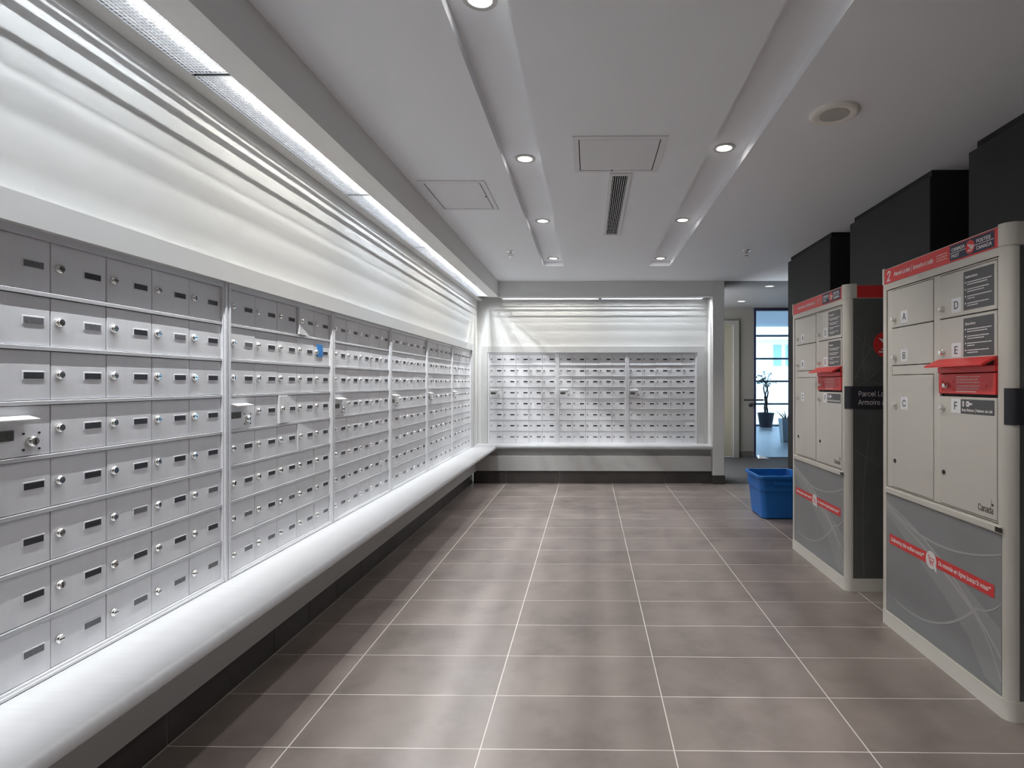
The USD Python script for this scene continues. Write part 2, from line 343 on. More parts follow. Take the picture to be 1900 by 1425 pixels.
# ------------------------------------------------------------------ cove lamps
def cove(name, label, loc, rz, length, colour, group):
    """local x along the wall, local y into the room, origin on the wall at the soffit underside"""
    t = thing(name, label, 'light fixture', loc, rz, group)
    a, b = 0.055, 0.176; L0, L1 = 0.01, length - 0.01
    obj('housing', cat([bx(L0, L1, a, a + 0.004, 0.004, 0.06), bx(L0, L1, b - 0.004, b, 0.004, 0.06), bx(L0, L1, a, b, 0.06, 0.064), bx(L0, L0 + 0.004, a, b, 0.004, 0.06), bx(L1 - 0.004, L1, a, b, 0.004, 0.06)]), 'housing', t)
    # thin sheet added to ration the lamp light: narrow slits towards the wall, an open line, then perforated towards the room
    edges = [a + 0.004]
    for c, w in ((0.0900, 0.0003), (0.1000, 0.0003), (0.1100, 0.00035), (0.1200, 0.0004), (0.1280, 0.0004), (0.1338, 0.0005), (0.1365, 0.0006), (0.1390, 0.0005)): edges += [c - w / 2, c + w / 2]
    edges += [0.1406, 0.1428]
    y = 0.1428
    while y < b - 0.006:
        p, o = (0.0012, 0.00015) if y < 0.1460 else (0.0020, 0.0010)
        edges += [y + p - o, y + p]; y += p
    edges.append(b - 0.004)
    strips = [bx(L0, L1, edges[k], edges[k + 1], 0.0070, 0.00705) for k in range(0, len(edges) - 1, 2) if edges[k + 1] - edges[k] > 1e-5]
    obj('reflector', cat(strips), 'housing_white', t)  # unseen mask, added to shape light on wall, counter and floor
    bars = [bx(L0, L1, y - 0.0006, y + 0.0006, 0.000, 0.002) for y in (0.059, 0.0716, 0.0841, 0.0957, 0.106, 0.1165, 0.1320, 0.1475, 0.1594, 0.1715)]
    m = int(length / 0.0145)
    for k in range(m + 1):
        x = L0 + (L1 - L0) * k / m
        bars.append(bx(x - 0.0007, x + 0.0007, a, b, 0.0005, 0.002))
    obj('louver', cat(bars), 'louver', t, kind='stuff')
    obj('lamp_tube', move(xf(trimesh.creation.cylinder(0.007, length - 0.1, sections=10), trimesh.transformations.rotation_matrix(np.pi / 2, (0, 1, 0))), length / 2, 0.144, 0.040), 'paper', t)
    r = UsdLux.RectLight.Define(stage, str(t.GetPath()) + '/lamp')
    r.CreateWidthAttr(length - 0.10); r.CreateHeightAttr(0.0049); r.CreateIntensityAttr(COVE * 10); r.CreateColorAttr(Gf.Vec3f(*colour))
    r.AddTranslateOp().Set(Gf.Vec3d(length / 2, 0.144, 0.027))
    return t
WARM, COOL = (1.0, 0.985, 0.93), (0.90, 0.95, 1.0)
PIT = 1.16
ord_ = ['first', 'second', 'third', 'fourth', 'fifth', 'sixth', 'seventh', 'eighth']
k0 = 0
for k in range(-4, 4):
    y = 1.80 + PIT * k
    if y < Y0: continue
    vis = k + 1
    lab = (('louvred cove light in the left soffit, ' + ('beside' if vis > -2 else 'behind') + ' the viewer') if vis < 0 else
           'louvred cove light in the left soffit, nearest and cut by the top edge' if vis == 0 else
           'farthest louvred cove light in the left soffit, next to the corner' if k == 3 else
           f'{ord_[vis]} louvred cove light from the top edge, in the left soffit')
    # local x -> world -y, local y -> world +x
    cove('cove_light', lab, (XW, y + PIT, SOF), -90, PIT, COOL if k % 2 else WARM, 'cove lights in the left soffit')
cove('cove_light', 'left cove light over the far mailboxes, hidden behind the bulkhead edge', (0.13, YB, SOF), 180, 1.15, WARM, 'cove lights over the far mailboxes')
cove('cove_light', 'right cove light over the far mailboxes, beside the white niche end', (1.34, YB, SOF), 180, 1.20, COOL, 'cove lights over the far mailboxes')

# ------------------------------------------------------------------ mailbox banks
LOCK = lathe([(0, 0), (0.0118, 0), (0.0118, 0.004), (0.0105, 0.0065), (0.0085, 0.008), (0.008, 0.0095), (0.0, 0.0095)], 16)
LOCKF = xf(LOCK, TOFRONT)
HOLE = xf(lathe([(0, 0), (0.011, 0), (0.011, 0.0006), (0, 0.0006)], 14), TOFRONT)
def bank(label, loc, rz, w, group, near=0, ajar={}, hole=(), seed=0, sticker=None, paper=None):
    r = random.Random(seed)
    t = thing('mailbox_bank', label, 'mailbox', loc, rz, group)
    h = ZM1 - ZM0; sb, tb, bbm = 0.023, 0.018, 0.016
    ring_ = sbox(0.0005, 0, w - 0.0005, h).difference(sbox(sb, bbm, w - sb, h - tb))
    fr = [move(xf(extr(ring_, 0.028), TOFRONT), 0, 0.020, 0)]
    for sx in (0.004, w - 0.016): fr.append(cb(sx, sx + 0.012, -0.013, -0.007, 0.001, h - 0.001, 0.001))        # raised ribs of the posts
    fr.append(cb(sb - 0.003, w - sb + 0.003, -0.011, -0.007, 0.002, 0.010, 0.001))
    obj('frame', cat(fr), 'aluminium_frame', t)
    obj('cabinet_body', bx(0.002, w - 0.002, 0.020, 0.30, 0.002, h - 0.002), 'cavity', t)
    rp = (h - tb - bbm) / 8; cw = (w - 2 * sb) / 5
    for k in range(1, 8):
        z = bbm + rp * k
        obj('rail', cb(sb - 0.001, w - sb + 0.001, -0.0052, 0.020, z - 0.0050, z + 0.0050, 0.0008), 'aluminium_rail', t)
    for row in range(8):                            # row 0 on top
        z0 = h - tb - rp * (row + 1) + 0.0065; z1 = h - tb - rp * row - 0.0065
        if row == 0: z1 = h - tb - 0.001
        if row == 7: z0 = bbm + 0.001
        for c in range(5):
            x0, x1 = sb + cw * c + 0.0012, sb + cw * (c + 1) - 0.0012
            dw, zm = x1 - x0, (z0 + z1) / 2
            slot = row == 3 and c == 0
            jig = r.uniform(-0.0006, 0.0008)
            ang = ajar.get((row, c), 0.0)
            A = np.eye(4)
            if ang: A = trimesh.transformations.rotation_matrix(math.radians(ang), (0, 0, 1), (x1, 0.012, 0))
            A[1, 3] += jig
            put = lambda m: xf(m, A)
            dn = 'outgoing_mail_door' if slot else 'mailbox_door'
            dd = obj(dn, put(cb(x0, x1, 0.0, 0.014, z0, z1, 0.0009)), 'aluminium', t)
            if slot:
                f = xf(cb(-0.048, 0.048, -0.030, 0.0, -0.002, 0.002, 0.001), trimesh.transformations.rotation_matrix(math.radians(14), (1, 0, 0)))
                obj('flap', move(f, x0 + 0.056, -0.001, z1 - 0.024), 'aluminium_bright', dd)
                obj('label_plate', cb(x0 + 0.012, x0 + 0.070, -0.0015, 0.001, zm - 0.020, zm + 0.004, 0.0006), 'slot_label', dd)
                lx, lz = x0 + dw * 0.70, z0 + 0.034
                obj('lock', move(xf(LOCKF, np.diag([1.15, 1.2, 1.15, 1])), lx, 0, lz), 'chrome', dd, smooth=40)
                for sx in (-1, 1):
                    for sz in (-1, 1): obj('rivet', move(xf(trimesh.creation.cylinder(0.0026, 0.002, sections=8), TOFRONT), lx + sx * 0.019, -0.0008, lz + sz * 0.019), 'black', dd)
                obj('keyhole', cb(lx - 0.0015, lx + 0.0015, -0.0122, -0.0112, lz - 0.0055, lz + 0.0055, 0.0003), 'black', dd)
                continue
            lx, lz = x0 + 0.0205, zm + 0.002 + r.uniform(-0.001, 0.001)
            if (row, c) in hole: obj('lock_hole', put(move(HOLE, lx, 0.0, lz)), 'black', dd)
            else:
                obj('lock', put(move(LOCKF, lx, 0.0, lz)), 'chrome', dd, smooth=40)
                if near:
                    k = xf(cb(-0.0065, 0.0065, -0.0006, 0.0006, -0.0013, 0.0013, 0.0003), trimesh.transformations.rotation_matrix(r.choice([0, 0, 0.2, -0.25, 0.5, 1.57]), (0, 1, 0)))
                    obj('keyhole', put(move(k, lx, -0.0097, lz)), 'black', dd)
            pxm = x0 + dw * 0.735
            obj('plate_rim', put(cb(pxm - 0.0275, pxm + 0.0275, -0.0012, 0.001, zm - 0.0105, zm + 0.0105, 0.0005)), 'plate_rim', dd)
            obj('name_plate', put(cb(pxm - 0.0245, pxm + 0.0245, -0.0020, 0.001, zm - 0.0078, zm + 0.0078, 0.0004)), 'grey_plate' if (row == 7 or r.random() < 0.18) else 'dark_plate', dd)
            if sticker == (row, c): obj('sticker', cb(x0 + 0.030, x0 + 0.085, -0.0032, 0.001, zm - 0.020, zm + 0.040, 0.0005), 'blue_sticker', dd, label='blue sticker on the door')
            if paper == (row, c): obj('paper_label', cb(x0 + 0.045, x1 - 0.008, -0.0032, 0.001, z1 - 0.050, z1 - 0.018, 0.0005), 'paper', dd, label='white paper label on the door')
    return t
WL = 0.853
GL, GB = 'mailbox banks along the left wall', 'mailbox banks on the far wall'
leftlab = ['nearest mailbox bank on the left wall, cut by the left edge of the photo',
           'mailbox bank on the left wall with a blue sticker on one door and doors ajar',
           'left-wall mailbox bank just beyond the one with the blue sticker',
           'left-wall mailbox bank midway between the blue-stickered one and the corner',
           'left-wall mailbox bank with a black hole where a lock is missing',
           'last mailbox bank of the left wall, right beside the room corner']
YL0 = 2.0467 - WL
bank('mailbox bank on the left wall beside the viewer, outside the photo', (XW, YL0 - WL, ZM0), 90, WL, GL, seed=99)
for k in range(6):
    bank(leftlab[k], (XW, YL0 + WL * k, ZM0), 90, WL, GL, near=k < 2, seed=k,
         ajar={(0, 3): 4.5, (3, 2): 3.5, (4, 3): 2.0, (7, 4): 1.0} if k == 1 else {(0, 2): 2.2} if k == 4 else {}, hole=((2, 1),) if k == 4 else (), sticker=(1, 4) if k == 1 else None)
WB = 0.832
for k, lab in enumerate(['left mailbox bank of three on the far wall, nearest the room corner', 'middle mailbox bank of the three on the far wall', 'right mailbox bank of three on the far wall, with a white paper label']):
    bank(lab, (-1.205 + WB * k, YB, ZM0), 0, WB, GB, seed=20 + k, paper=(6, 4) if k == 2 else None,
         hole=((2, 4), (3, 4), (4, 4)) if k == 2 else ())

# ------------------------------------------------------------------ parcel lockers
def wing(cx, cz, r):
    """red disc with a white folded wing and two speed lines: polygons (disc, white)"""
    disc = Point(cx, cz).buffer(r, 32)
    w = Polygon([(cx - 0.62 * r, cz + 0.52 * r), (cx + 0.95 * r, cz + 0.10 * r), (cx + 0.60 * r, cz - 0.42 * r), (cx - 0.12 * r, cz - 0.02 * r)])
    l1 = sbox(cx - 0.40 * r, cz - 0.40 * r, cx + 0.55 * r, cz - 0.30 * r); l2 = sbox(cx - 0.58 * r, cz - 0.62 * r, cx + 0.42 * r, cz - 0.50 * r)
    cut = Polygon([(cx - 0.2 * r, cz + 0.26 * r), (cx + 0.85 * r, cz - 0.02 * r), (cx + 0.80 * r, cz - 0.08 * r), (cx - 0.1 * r, cz + 0.12 * r)])
    return disc, (w.difference(cut)).union(l1).union(l2)
def arc(p0, p1, bend, w0, w1, n=24):
    """tapered curved ribbon from p0 to p1"""
    p0, p1 = np.array(p0, float), np.array(p1, float); d = p1 - p0; nn = np.array([-d[1], d[0]])
    t = np.linspace(0, 1, n)[:, None]; c = p0 + d * t + nn * bend * 4 * t * (1 - t)
    tg = np.gradient(c, axis=0); tg /= np.linalg.norm(tg, axis=1)[:, None]; q = np.stack([-tg[:, 1], tg[:, 0]], 1)
    w = (w0 + (w1 - w0) * t) / 2
    return Polygon(np.vstack([c + q * w, (c - q * w)[::-1]])).buffer(0)
def para(lines, x, z, lh, h, y):
    """rows of tiny print drawn as thin bars broken into words"""
    rr = random.Random(3); out = []
    for k, wd in enumerate(lines):
        xx = x
        while xx < x + wd - 0.002:
            ww = min(rr.uniform(0.006, 0.016), x + wd - xx)
            out.append(sbox(xx, z - k * lh, xx + ww, z - k * lh + h)); xx += ww + 0.0018
    from shapely import union_all
    return front(union_all(out), y)
LKN = xf(lathe([(0, 0), (0.0115, 0), (0.0115, 0.006), (0.0095, 0.0075), (0.0095, 0.014), (0.008, 0.016), (0, 0.016)], 16), TOFRONT)
def locker(label, y0, number):
    t = thing('parcel_locker', label, 'parcel locker', (1.42, y0, 0), -90, 'parcel lockers against the dark wall')
    W, D, R = 0.816, 0.438, 0.034
    out = sbox(R, R, W - R, D - R).buffer(R, 8).union(sbox(0.008, 0.008, 0.3, D - 0.008).buffer(0.008, 3))
    core = out.difference(sbox(0.036, -0.1, 0.774, 0.014))
    # carcass in slices: plinth height, lower front, opening, top
    def slab(poly, z0, z1): return move(extr(poly, z1 - z0), 0, 0, z0)
    low = out.difference(sbox(0.034, -0.1, 0.789, 0.006))
    obj('body', cat([slab(out, 0.066, 0.071), slab(low, 0.071, 0.629), slab(out, 0.629, 0.660), slab(core, 0.660, 1.592), slab(out, 1.592, 1.622)]), 'locker_beige', t, smooth=25)
    obj('plinth', slab(out.buffer(0.002), 0.0, 0.0665), 'locker_beige', t, smooth=25)
    capp = out.buffer(0.004).difference(sbox(0.022, -0.1, 0.776, 0.012)).difference(sbox(0.7, 0.060, 1.0, 0.420))
    obj('top_cap', slab(capp, 1.622, 1.698), 'locker_beige', t, smooth=25)
    # door frame, mullion, filler
    ring_ = sbox(0.040, 0.664, 0.770, 1.588).difference(sbox(0.078, 0.668, 0.4015, 1.584)).difference(sbox(0.441, 0.668, 0.765, 1.584))
    obj('door_frame', front(ring_, 0.014, 0.010), 'locker_beige', t)
    obj('gap_backing', bx(0.0365, 0.7735, 0.0131, 0.0139, 0.661, 1.5915), 'black', t)  # black sheet standing in for the shade in the door gaps
    obj('filler_strip', cb(0.080, 0.400, 0.004, 0.014, 1.189, 1.230, 0.001), 'locker_beige', t)
    obj('sill', cb(0.030, 0.786, -0.006, 0.004, 0.632, 0.656, 0.002), 'locker_beige', t)
    obj('asset_tag', cb(0.765, 0.797, -0.0075, -0.004, 0.636, 0.652, 0.0005), 'print_dark', t, label='small black tag at the corner of the sill')
    def door(x0, x1, z0, z1, letter, lx, lz, kx, kz, k2=None, lw=0.056):
        dd = obj('locker_door', cb(x0, x1, 0.001, 0.013, z0, z1, 0.0018), 'locker_door', t)
        obj('letter_sticker', front(sbox(lx - lw / 2, lz - 0.028, lx + lw / 2, lz + 0.028), 0.001, 0.0005), 'sticker_grey', dd)
        tm = words(letter, 0.030, 0, 0, 0.0005); cx = tm.bounds.mean(0)[0]
        obj('letter', move(tm, lx - cx, 0, lz - 0.015), 'print_dark', dd)
        obj('lock', move(LKN, kx, 0.001, kz), 'chrome', dd, smooth=40)
        if k2: obj('keyhole', move(xf(lathe([(0, 0), (0.009, 0), (0.009, 0.003), (0, 0.003)], 14), TOFRONT), k2[0], 0.001, k2[1]), 'print_dark', dd)
        return dd
    door(0.081, 0.398, 1.408, 1.581, 'A', 0.185, 1.450, 0.107, 1.447)
    door(0.081, 0.398, 1.233, 1.404, 'B', 0.185, 1.275, 0.110, 1.270)
    door(0.081, 0.398, 0.670, 1.186, 'C', 0.185, 1.060, 0.113, 1.052, (0.110, 0.791))
    dD = door(0.444, 0.762, 1.409, 1.581, 'D', 0.546, 1.452, 0.463, 1.447)
    dE = door(0.444, 0.762, 1.243, 1.405, 'E', 0.546, 1.278, 0.466, 1.273)
    dF = door(0.444, 0.762, 0.670, 1.098, 'F', 0.544, 1.063, 0.468, 1.053, (0.470, 0.795))
    for dd, za, zb, head in ((dD, 1.425, 1.570, 'Instructions'), (dE, 1.250, 1.394, 'Directives')):
        obj('notice', front(sbox(0.589, za, 0.751, zb), 0.001, 0.0006), 'notice_grey', dd, label='dark grey instruction notice')
        obj('notice_heading', words(head, 0.0088, 0.598, zb - 0.026, 0.0004, bold=True), 'print_white', dd)
        dots, rows = [], []
        for q in range(4):
            zq = zb - 0.044 - q * 0.0262
            dots.append(front(Point(0.601, zq + 0.002).buffer(0.0036, 10), 0.0004))
            rows.append(para([0.128 - 0.012 * (q % 2), [0.11, 0.09, 0.04, 0.06][q]], 0.611, zq, 0.0085, 0.0036, 0.0004))
        obj('notice_bullets', cat(dots), 'print_white', dd)
        obj('notice_text', cat(rows), 'print_white', dd, kind='stuff')
    obj('key_return_sign', front(sbox(0.573, 1.035, 0.752, 1.089), 0.001, 0.0006), 'notice_grey', dF)
    key = Point(0.613, 1.072).buffer(0.011, 16).difference(Point(0.609, 1.072).buffer(0.0035, 10)).union(Polygon([(0.620, 1.076), (0.634, 1.076), (0.640, 1.072), (0.634, 1.068), (0.620, 1.068)]))
    arrow = Polygon([(0.588, 1.084), (0.5955, 1.075), (0.5905, 1.075), (0.5905, 1.069), (0.5955, 1.069), (0.588, 1.060), (0.5805, 1.069), (0.5855, 1.069), (0.5855, 1.075), (0.5805, 1.075)])
    obj('key_pictogram', front(key.union(arrow), 0.0004), 'print_white', dF)
    obj('key_return_lettering', words('Key Return | Retour de clé', 0.0095, 0.580, 1.044, 0.0004, width=0.163, bold=True), 'print_white', dF)
    obj('wordmark', words('Canada', 0.024, 0.668, 0.689, 0.0009, width=0.078), 'print_dark', dF)
    fl = sbox(0.738, 0.7165, 0.742, 0.7255).union(sbox(0.7435, 0.7165, 0.7475, 0.7255)).union(sbox(0.7372, 0.7165, 0.7378, 0.738))
    obj('wordmark_flag', front(fl, 0.0009), 'print_dark', dF)
    # red mail drop
    md = obj('mail_drop', cat([cb(0.443, 0.763, -0.004, 0.013, 1.109, 1.187, 0.002), cb(0.443, 0.763, -0.008, 0.013, 1.190, 1.214, 0.002), cb(0.443, 0.763, -0.002, 0.013, 1.215, 1.240, 0.002)]), 'locker_red', t)
    fp = np.array([(0.0, 1.245), (-0.004, 1.2455), (-0.058, 1.218), (-0.058, 1.212), (-0.050, 1.2125), (0.0, 1.2375)])   # (y, z) section of the hood
    n = len(fp); vv = np.vstack([[(x + (0.0 if y > -0.03 else s), y, z) for y, z in fp] for x, s in ((0.442, -0.006), (0.766, 0.006))])
    ff = [[i, (i + 1) % n, n + (i + 1) % n] for i in range(n)] + [[i, n + (i + 1) % n, n + i] for i in range(n)]
    for a, b_, c in ((0, 1, 5), (1, 2, 5), (2, 4, 5), (2, 3, 4)): ff += [[a, c, b_], [n + a, n + b_, n + c]]
    hood = trimesh.Trimesh(vv, ff); hood.fix_normals()
    obj('flap', hood, 'locker_red', md)
    obj('slot', bx(0.455, 0.752, -0.0025, 0.0, 1.216, 1.236), 'black', md)
    for x, z in ((0.467, 1.157), (0.467, 1.125), (0.533, 1.157), (0.533, 1.125), (0.718, 1.142)): obj('rivet', move(xf(lathe([(0, 0), (0.005, 0), (0.004, 0.002), (0, 0.003)], 10), TOFRONT), x, -0.004, z), 'locker_red', md)
    obj('lock', move(LKN, 0.497, -0.003, 1.141), 'chrome', md, smooth=40)
    obj('lettering', cat([para([0.13, 0.12, 0.13], 0.555, 1.172, 0.0105, 0.0048, -0.0041), para([0.13, 0.125, 0.11], 0.555, 1.137, 0.0105, 0.0048, -0.0041)]), 'print_pink', md, kind='stuff')
    # lower panel with curved print and the red banner
    lp = obj('lower_panel', cb(0.036, 0.787, 0.001, 0.008, 0.073, 0.627, 0.001), 'lower_grey', t)
    area = sbox(0.038, 0.075, 0.785, 0.625)
    from shapely import union_all
    wide = [Polygon([(0.04, 0.60), (0.04, 0.53), (0.47, 0.30), (0.62, 0.20), (0.70, 0.10), (0.785, 0.08), (0.785, 0.30), (0.60, 0.39), (0.30, 0.50)])]
    obj('printed_shade', front(union_all(wide).intersection(area), 0.0009, 0.0003), 'swoosh_wide', lp)
    rib = [arc((0.04, 0.575), (0.785, 0.560), -0.10, 0.010, 0.006), arc((0.04, 0.58), (0.785, 0.20), 0.07, 0.004, 0.012), arc((0.04, 0.555), (0.66, 0.30), 0.03, 0.005, 0.014),
           arc((0.10, 0.150), (0.66, 0.325), -0.13, 0.004, 0.012), arc((0.55, 0.36), (0.785, 0.12), 0.10, 0.010, 0.006), arc((0.66, 0.325), (0.785, 0.39), -0.1, 0.008, 0.004)]
    obj('printed_swoosh', front(union_all(rib).intersection(area), 0.0006, 0.0003), 'swoosh', lp)
    obj('banner', front(sbox(0.064, 0.396, 0.752, 0.442), 0.0003, 0.0005), 'locker_red', lp)
    em = Point(0.387, 0.417).buffer(0.036, 24)
    obj('banner_emblem', front(em.union(Polygon([(0.40, 0.39), (0.425, 0.372), (0.422, 0.402)])), -0.0002, 0.0005), 'print_white', lp)
    cart = LineString([(0.367, 0.432), (0.374, 0.430), (0.380, 0.406), (0.402, 0.406)]).buffer(0.0018).union(LineString([(0.377, 0.424), (0.406, 0.424), (0.402, 0.412), (0.380, 0.412)]).buffer(0.0015)).union(Point(0.384, 0.399).buffer(0.003)).union(Point(0.398, 0.399).buffer(0.003))
    obj('emblem_print', front(cart, -0.0007, 0.0004), 'locker_red', lp)
    obj('banner_lettering', words('Delivering the online world™', 0.0165, 0.076, 0.412, -0.0002, width=0.262, bold=True, italic=0.15), 'print_white', lp)
    obj('banner_lettering', words("Du monde en ligne jusqu'à vous™", 0.0165, 0.434, 0.412, -0.0002, width=0.300, bold=True, italic=0.15), 'print_white', lp)
    # red head band
    hb = obj('head_band', cb(0.0225, 0.7755, -0.003, 0.011, 1.622, 1.690, 0.001), 'locker_red', t)
    if number: obj('band_number', words(number, 0.046, 0.040, 1.632, -0.003, width=0.034, italic=0.12, bold=True), 'print_white', hb)
    obj('band_lettering', words('Parcel Locker | Armoire à colis', 0.018, 0.105, 1.646, -0.003, width=0.300, italic=0.2, bold=True), 'print_white', hb)
    obj('band_small_print', para([0.070, 0.070, 0.070], 0.428, 1.664, 0.0105, 0.004, -0.003), 'print_pink', hb, kind='stuff')
    lx0, lx1, lz0, lz1 = 0.514, 0.758, 1.627, 1.686
    obj('logo_plate', front(sbox(lx0, lz0, lx1, lz1), -0.003, 0.0006), 'locker_navy', hb)
    for wd, px, pz, pw in (('CANADA', 0.010, 1.662, 0.078), ('POST', 0.010, 1.637, 0.046), ('POSTES', 0.150, 1.662, 0.076), ('CANADA', 0.150, 1.637, 0.082)):
        obj('logo_lettering', words(wd, 0.0125, lx0 + px, pz, -0.0036, width=pw, bold=True), 'print_white', hb)
    obj('logo_line', front(sbox(lx0 + 0.002, 1.6548, lx0 + 0.092, 1.6572), -0.0036), 'print_white', hb)
    obj('logo_line', front(sbox(lx0 + 0.142, 1.6548, lx1 - 0.002, 1.6572), -0.0036), 'print_white', hb)
    disc, wh = wing(lx0 + 0.118, 1.656, 0.025)
    obj('logo_disc', front(disc, -0.0036, 0.0005), 'locker_red', hb)
    obj('logo_wing', front(wh, -0.0041, 0.0005), 'print_white', hb)
    # near side: dark printed panel, red band, label and round emblem
    sk = lambda poly, z0, z1: slab(poly, z0, z1)
    shell = out.buffer(0.0012).difference(out)
    sp = obj('side_panel', cat([sk(shell.intersection(sbox(0.80, 0.040, 0.83, 0.404)), 0.072, 1.618)]), 'side_dark', t)
    obj('side_panel', cat([sk(shell.intersection(sbox(-0.02, 0.040, 0.02, 0.404)), 0.072, 1.618)]), 'side_dark', t)
    side = lambda poly, o, d_=0.0005: move(xf(extr(poly, d_), TOSIDE), W + o, 0, 0)
    ar2 = sbox(0.045, 0.08, 0.40, 1.61)
    rib = [arc((0.10, 0.08), (0.15, 1.00), 0.03, 0.006, 0.003), arc((0.05, 0.78), (0.40, 0.60), -0.03, 0.006, 0.004), arc((0.05, 1.16), (0.40, 1.50), 0.14, 0.004, 0.006), arc((0.05, 1.42), (0.40, 1.27), -0.12, 0.004, 0.003),
           arc((0.06, 1.13), (0.28, 1.33), -0.06, 0.005, 0.003), arc((0.05, 1.19), (0.22, 1.13), 0.03, 0.004, 0.004), arc((0.13, 1.10), (0.12, 1.45), 0.08, 0.004, 0.003)]
    obj('printed_swoosh', side(union_all(rib).intersection(ar2), 0.0012), 'side_swoosh', sp)
    lb = out.buffer(0.0022).difference(out.buffer(0.0010)).intersection(sbox(0.797, -0.01, 0.84, 0.404))
    obj('side_label', sk(lb, 1.008, 1.133), 'side_label', sp)
    tl = [meshkit.text_mesh(s_, 0.028, 0.0005) for s_ in ('Parcel Locker', 'Armoire à colis')]
    tl[0].apply_transform(np.diag([0.212 / tl[0].bounds[1][0], 1, 1, 1])); tl[1].apply_transform(np.diag([0.228 / tl[1].bounds[1][0], 1, 1, 1]))
    obj('side_lettering', cat([move(xf(tl[0], TOSIDE), W + 0.0022, 0.067, 1.078), move(xf(tl[1], TOSIDE), W + 0.0022, 0.067, 1.031)]), 'print_white', sp)
    disc, wh = wing(0.222, 1.363, 0.072)
    obj('emblem_disc', side(disc, 0.0017, 0.0005), 'locker_red', sp)
    obj('emblem_wing', side(wh, 0.0022, 0.0005), 'print_white', sp)
    obj('side_band', bx(W - 0.010, W + 0.001, 0.062, 0.418, 1.622, 1.690), 'locker_red', t)
    return t
locker('near beige parcel locker with a white 2 on its red head band', 2.752, '2')
locker('far beige parcel locker standing beside the blue recycling bin', 3.960, None)

# ------------------------------------------------------------------ blue bin
def rr(x0, x1, y0, y1, r, z, n=6):
    pts = []
    for cx, cy, a in ((x1 - r, y1 - r, 0), (x0 + r, y1 - r, 90), (x0 + r, y0 + r, 180), (x1 - r, y0 + r, 270)):
        for k in range(n + 1):
            q = math.radians(a + 90 * k / n); pts.append((cx + r * math.cos(q), cy + r * math.sin(q), z))
    return np.array(pts)
bn = thing('recycling_bin', 'open blue plastic recycling bin on the floor behind the far parcel locker', 'bin', (1.47, 4.80, 0))
def br(g, z, r=0.045): return rr(-0.0 - g, 0.335 + g, 0.0 - g, 0.36 + g, r, z)
prof = [(-0.012, 0.001), (0.0, 0.010), (0.012, 0.16), (0.018, 0.235), (0.025, 0.243), (0.030, 0.335), (0.040, 0.345), (0.046, 0.350), (0.046, 0.364), (0.042, 0.370), (0.030, 0.370), (0.024, 0.362), (0.021, 0.30), (0.012, 0.235), (0.004, 0.10), (-0.006, 0.014)]
m = loft([br(g, z) for g, z in prof]); n = 28; k = len(m.vertices)
v = np.vstack([m.vertices, [(0.167, 0.18, 0.001), (0.167, 0.18, 0.014)]]); f = [list(x) for x in m.faces]; o = (len(prof) - 1) * n
for i in range(n): f += [[k, (i + 1) % n, i], [k + 1, o + i, o + (i + 1) % n]]
obj('tub', trimesh.Trimesh(v, f, process=False), 'bin_blue', bn, smooth=35)
obj('handle', cb(0.09, 0.245, 0.374, 0.380, 0.265, 0.315, 0.004), 'bin_blue', bn)
obj('handle', cb(0.09, 0.245, -0.036, -0.026, 0.292, 0.330, 0.004), 'bin_blue', bn)

# ------------------------------------------------------------------ ceiling things
RING = lathe([(0.036, 0.012), (0.037, 0.0), (0.040, -0.003), (0.054, -0.004), (0.057, -0.001), (0.057, 0.001), (0.040, 0.001), (0.038, 0.012), (0.036, 0.012)], 28)
LENS = lathe([(0, 0.004), (0.036, 0.004), (0.036, 0.010), (0, 0.010)], 24); LENS.apply_translation((0, 0, -0.004))
def spot(label, x, y, z, group, glow='lens_glow', power=1.0, tint=(0.98, 0.98, 1.0)):
    t = thing('downlight', label, 'light', (x, y, z), 0, group)
    obj('trim_ring', RING, 'white_trim', t, smooth=40)
    obj('lens', LENS, glow, t)
    l = UsdLux.SphereLight.Define(stage, str(t.GetPath()) + '/beam')
    l.CreateRadiusAttr(0.03); l.CreateIntensityAttr(DOWN * power); l.CreateColorAttr(Gf.Vec3f(*tint))
    l.AddTranslateOp().Set(Gf.Vec3d(0, 0, -0.012))
    sh = UsdLux.ShapingAPI.Apply(l.GetPrim()); sh.CreateShapingConeAngleAttr(52.0); sh.CreateShapingConeSoftnessAttr(0.6)
ZR = CEIL + 0.046
for i, y in enumerate((5.477, 4.215, 3.045, 1.775)):
    spot(['farthest spot in the left ceiling recess', 'second farthest spot in the left ceiling recess', 'third farthest spot in the left ceiling recess, brightest and whole', 'spot in the left ceiling recess cut by the top edge'][i], -0.342, y, ZR, 'spots in the left ceiling recess')
for y, w_ in ((0.5, 'just above'), (-0.75, 'behind')): spot(f'spot in the left ceiling recess, {w_} the viewer', -0.342, y, ZR, 'spots behind the viewer')
for i, y in enumerate((5.49, 4.206, 2.919)):
    spot(['farthest spot in the right ceiling recess', 'middle spot of the right ceiling recess', 'nearest spot in view in the right ceiling recess'][i], 0.697, y, ZR, 'spots in the right ceiling recess', power=1.9, tint=(1.0, 0.95, 0.88))
for y, w_ in ((1.62, 'just beyond the top edge, ahead of'), (0.33, 'just above'), (-0.95, 'behind')): spot(f'spot in the right ceiling recess, {w_} the viewer', 0.697, y, ZR, 'spots behind the viewer', power=1.9, tint=(1.0, 0.95, 0.88))
spot('nearer corridor ceiling spot, above the opening beside the dark wall', 2.171, 6.813, CEIL, 'corridor ceiling spots', 'lens_glow_far', 0.1)
spot('farther small corridor ceiling spot near the far door', 2.173, 8.063, CEIL, 'corridor ceiling spots', 'lens_glow_far', 0.1)

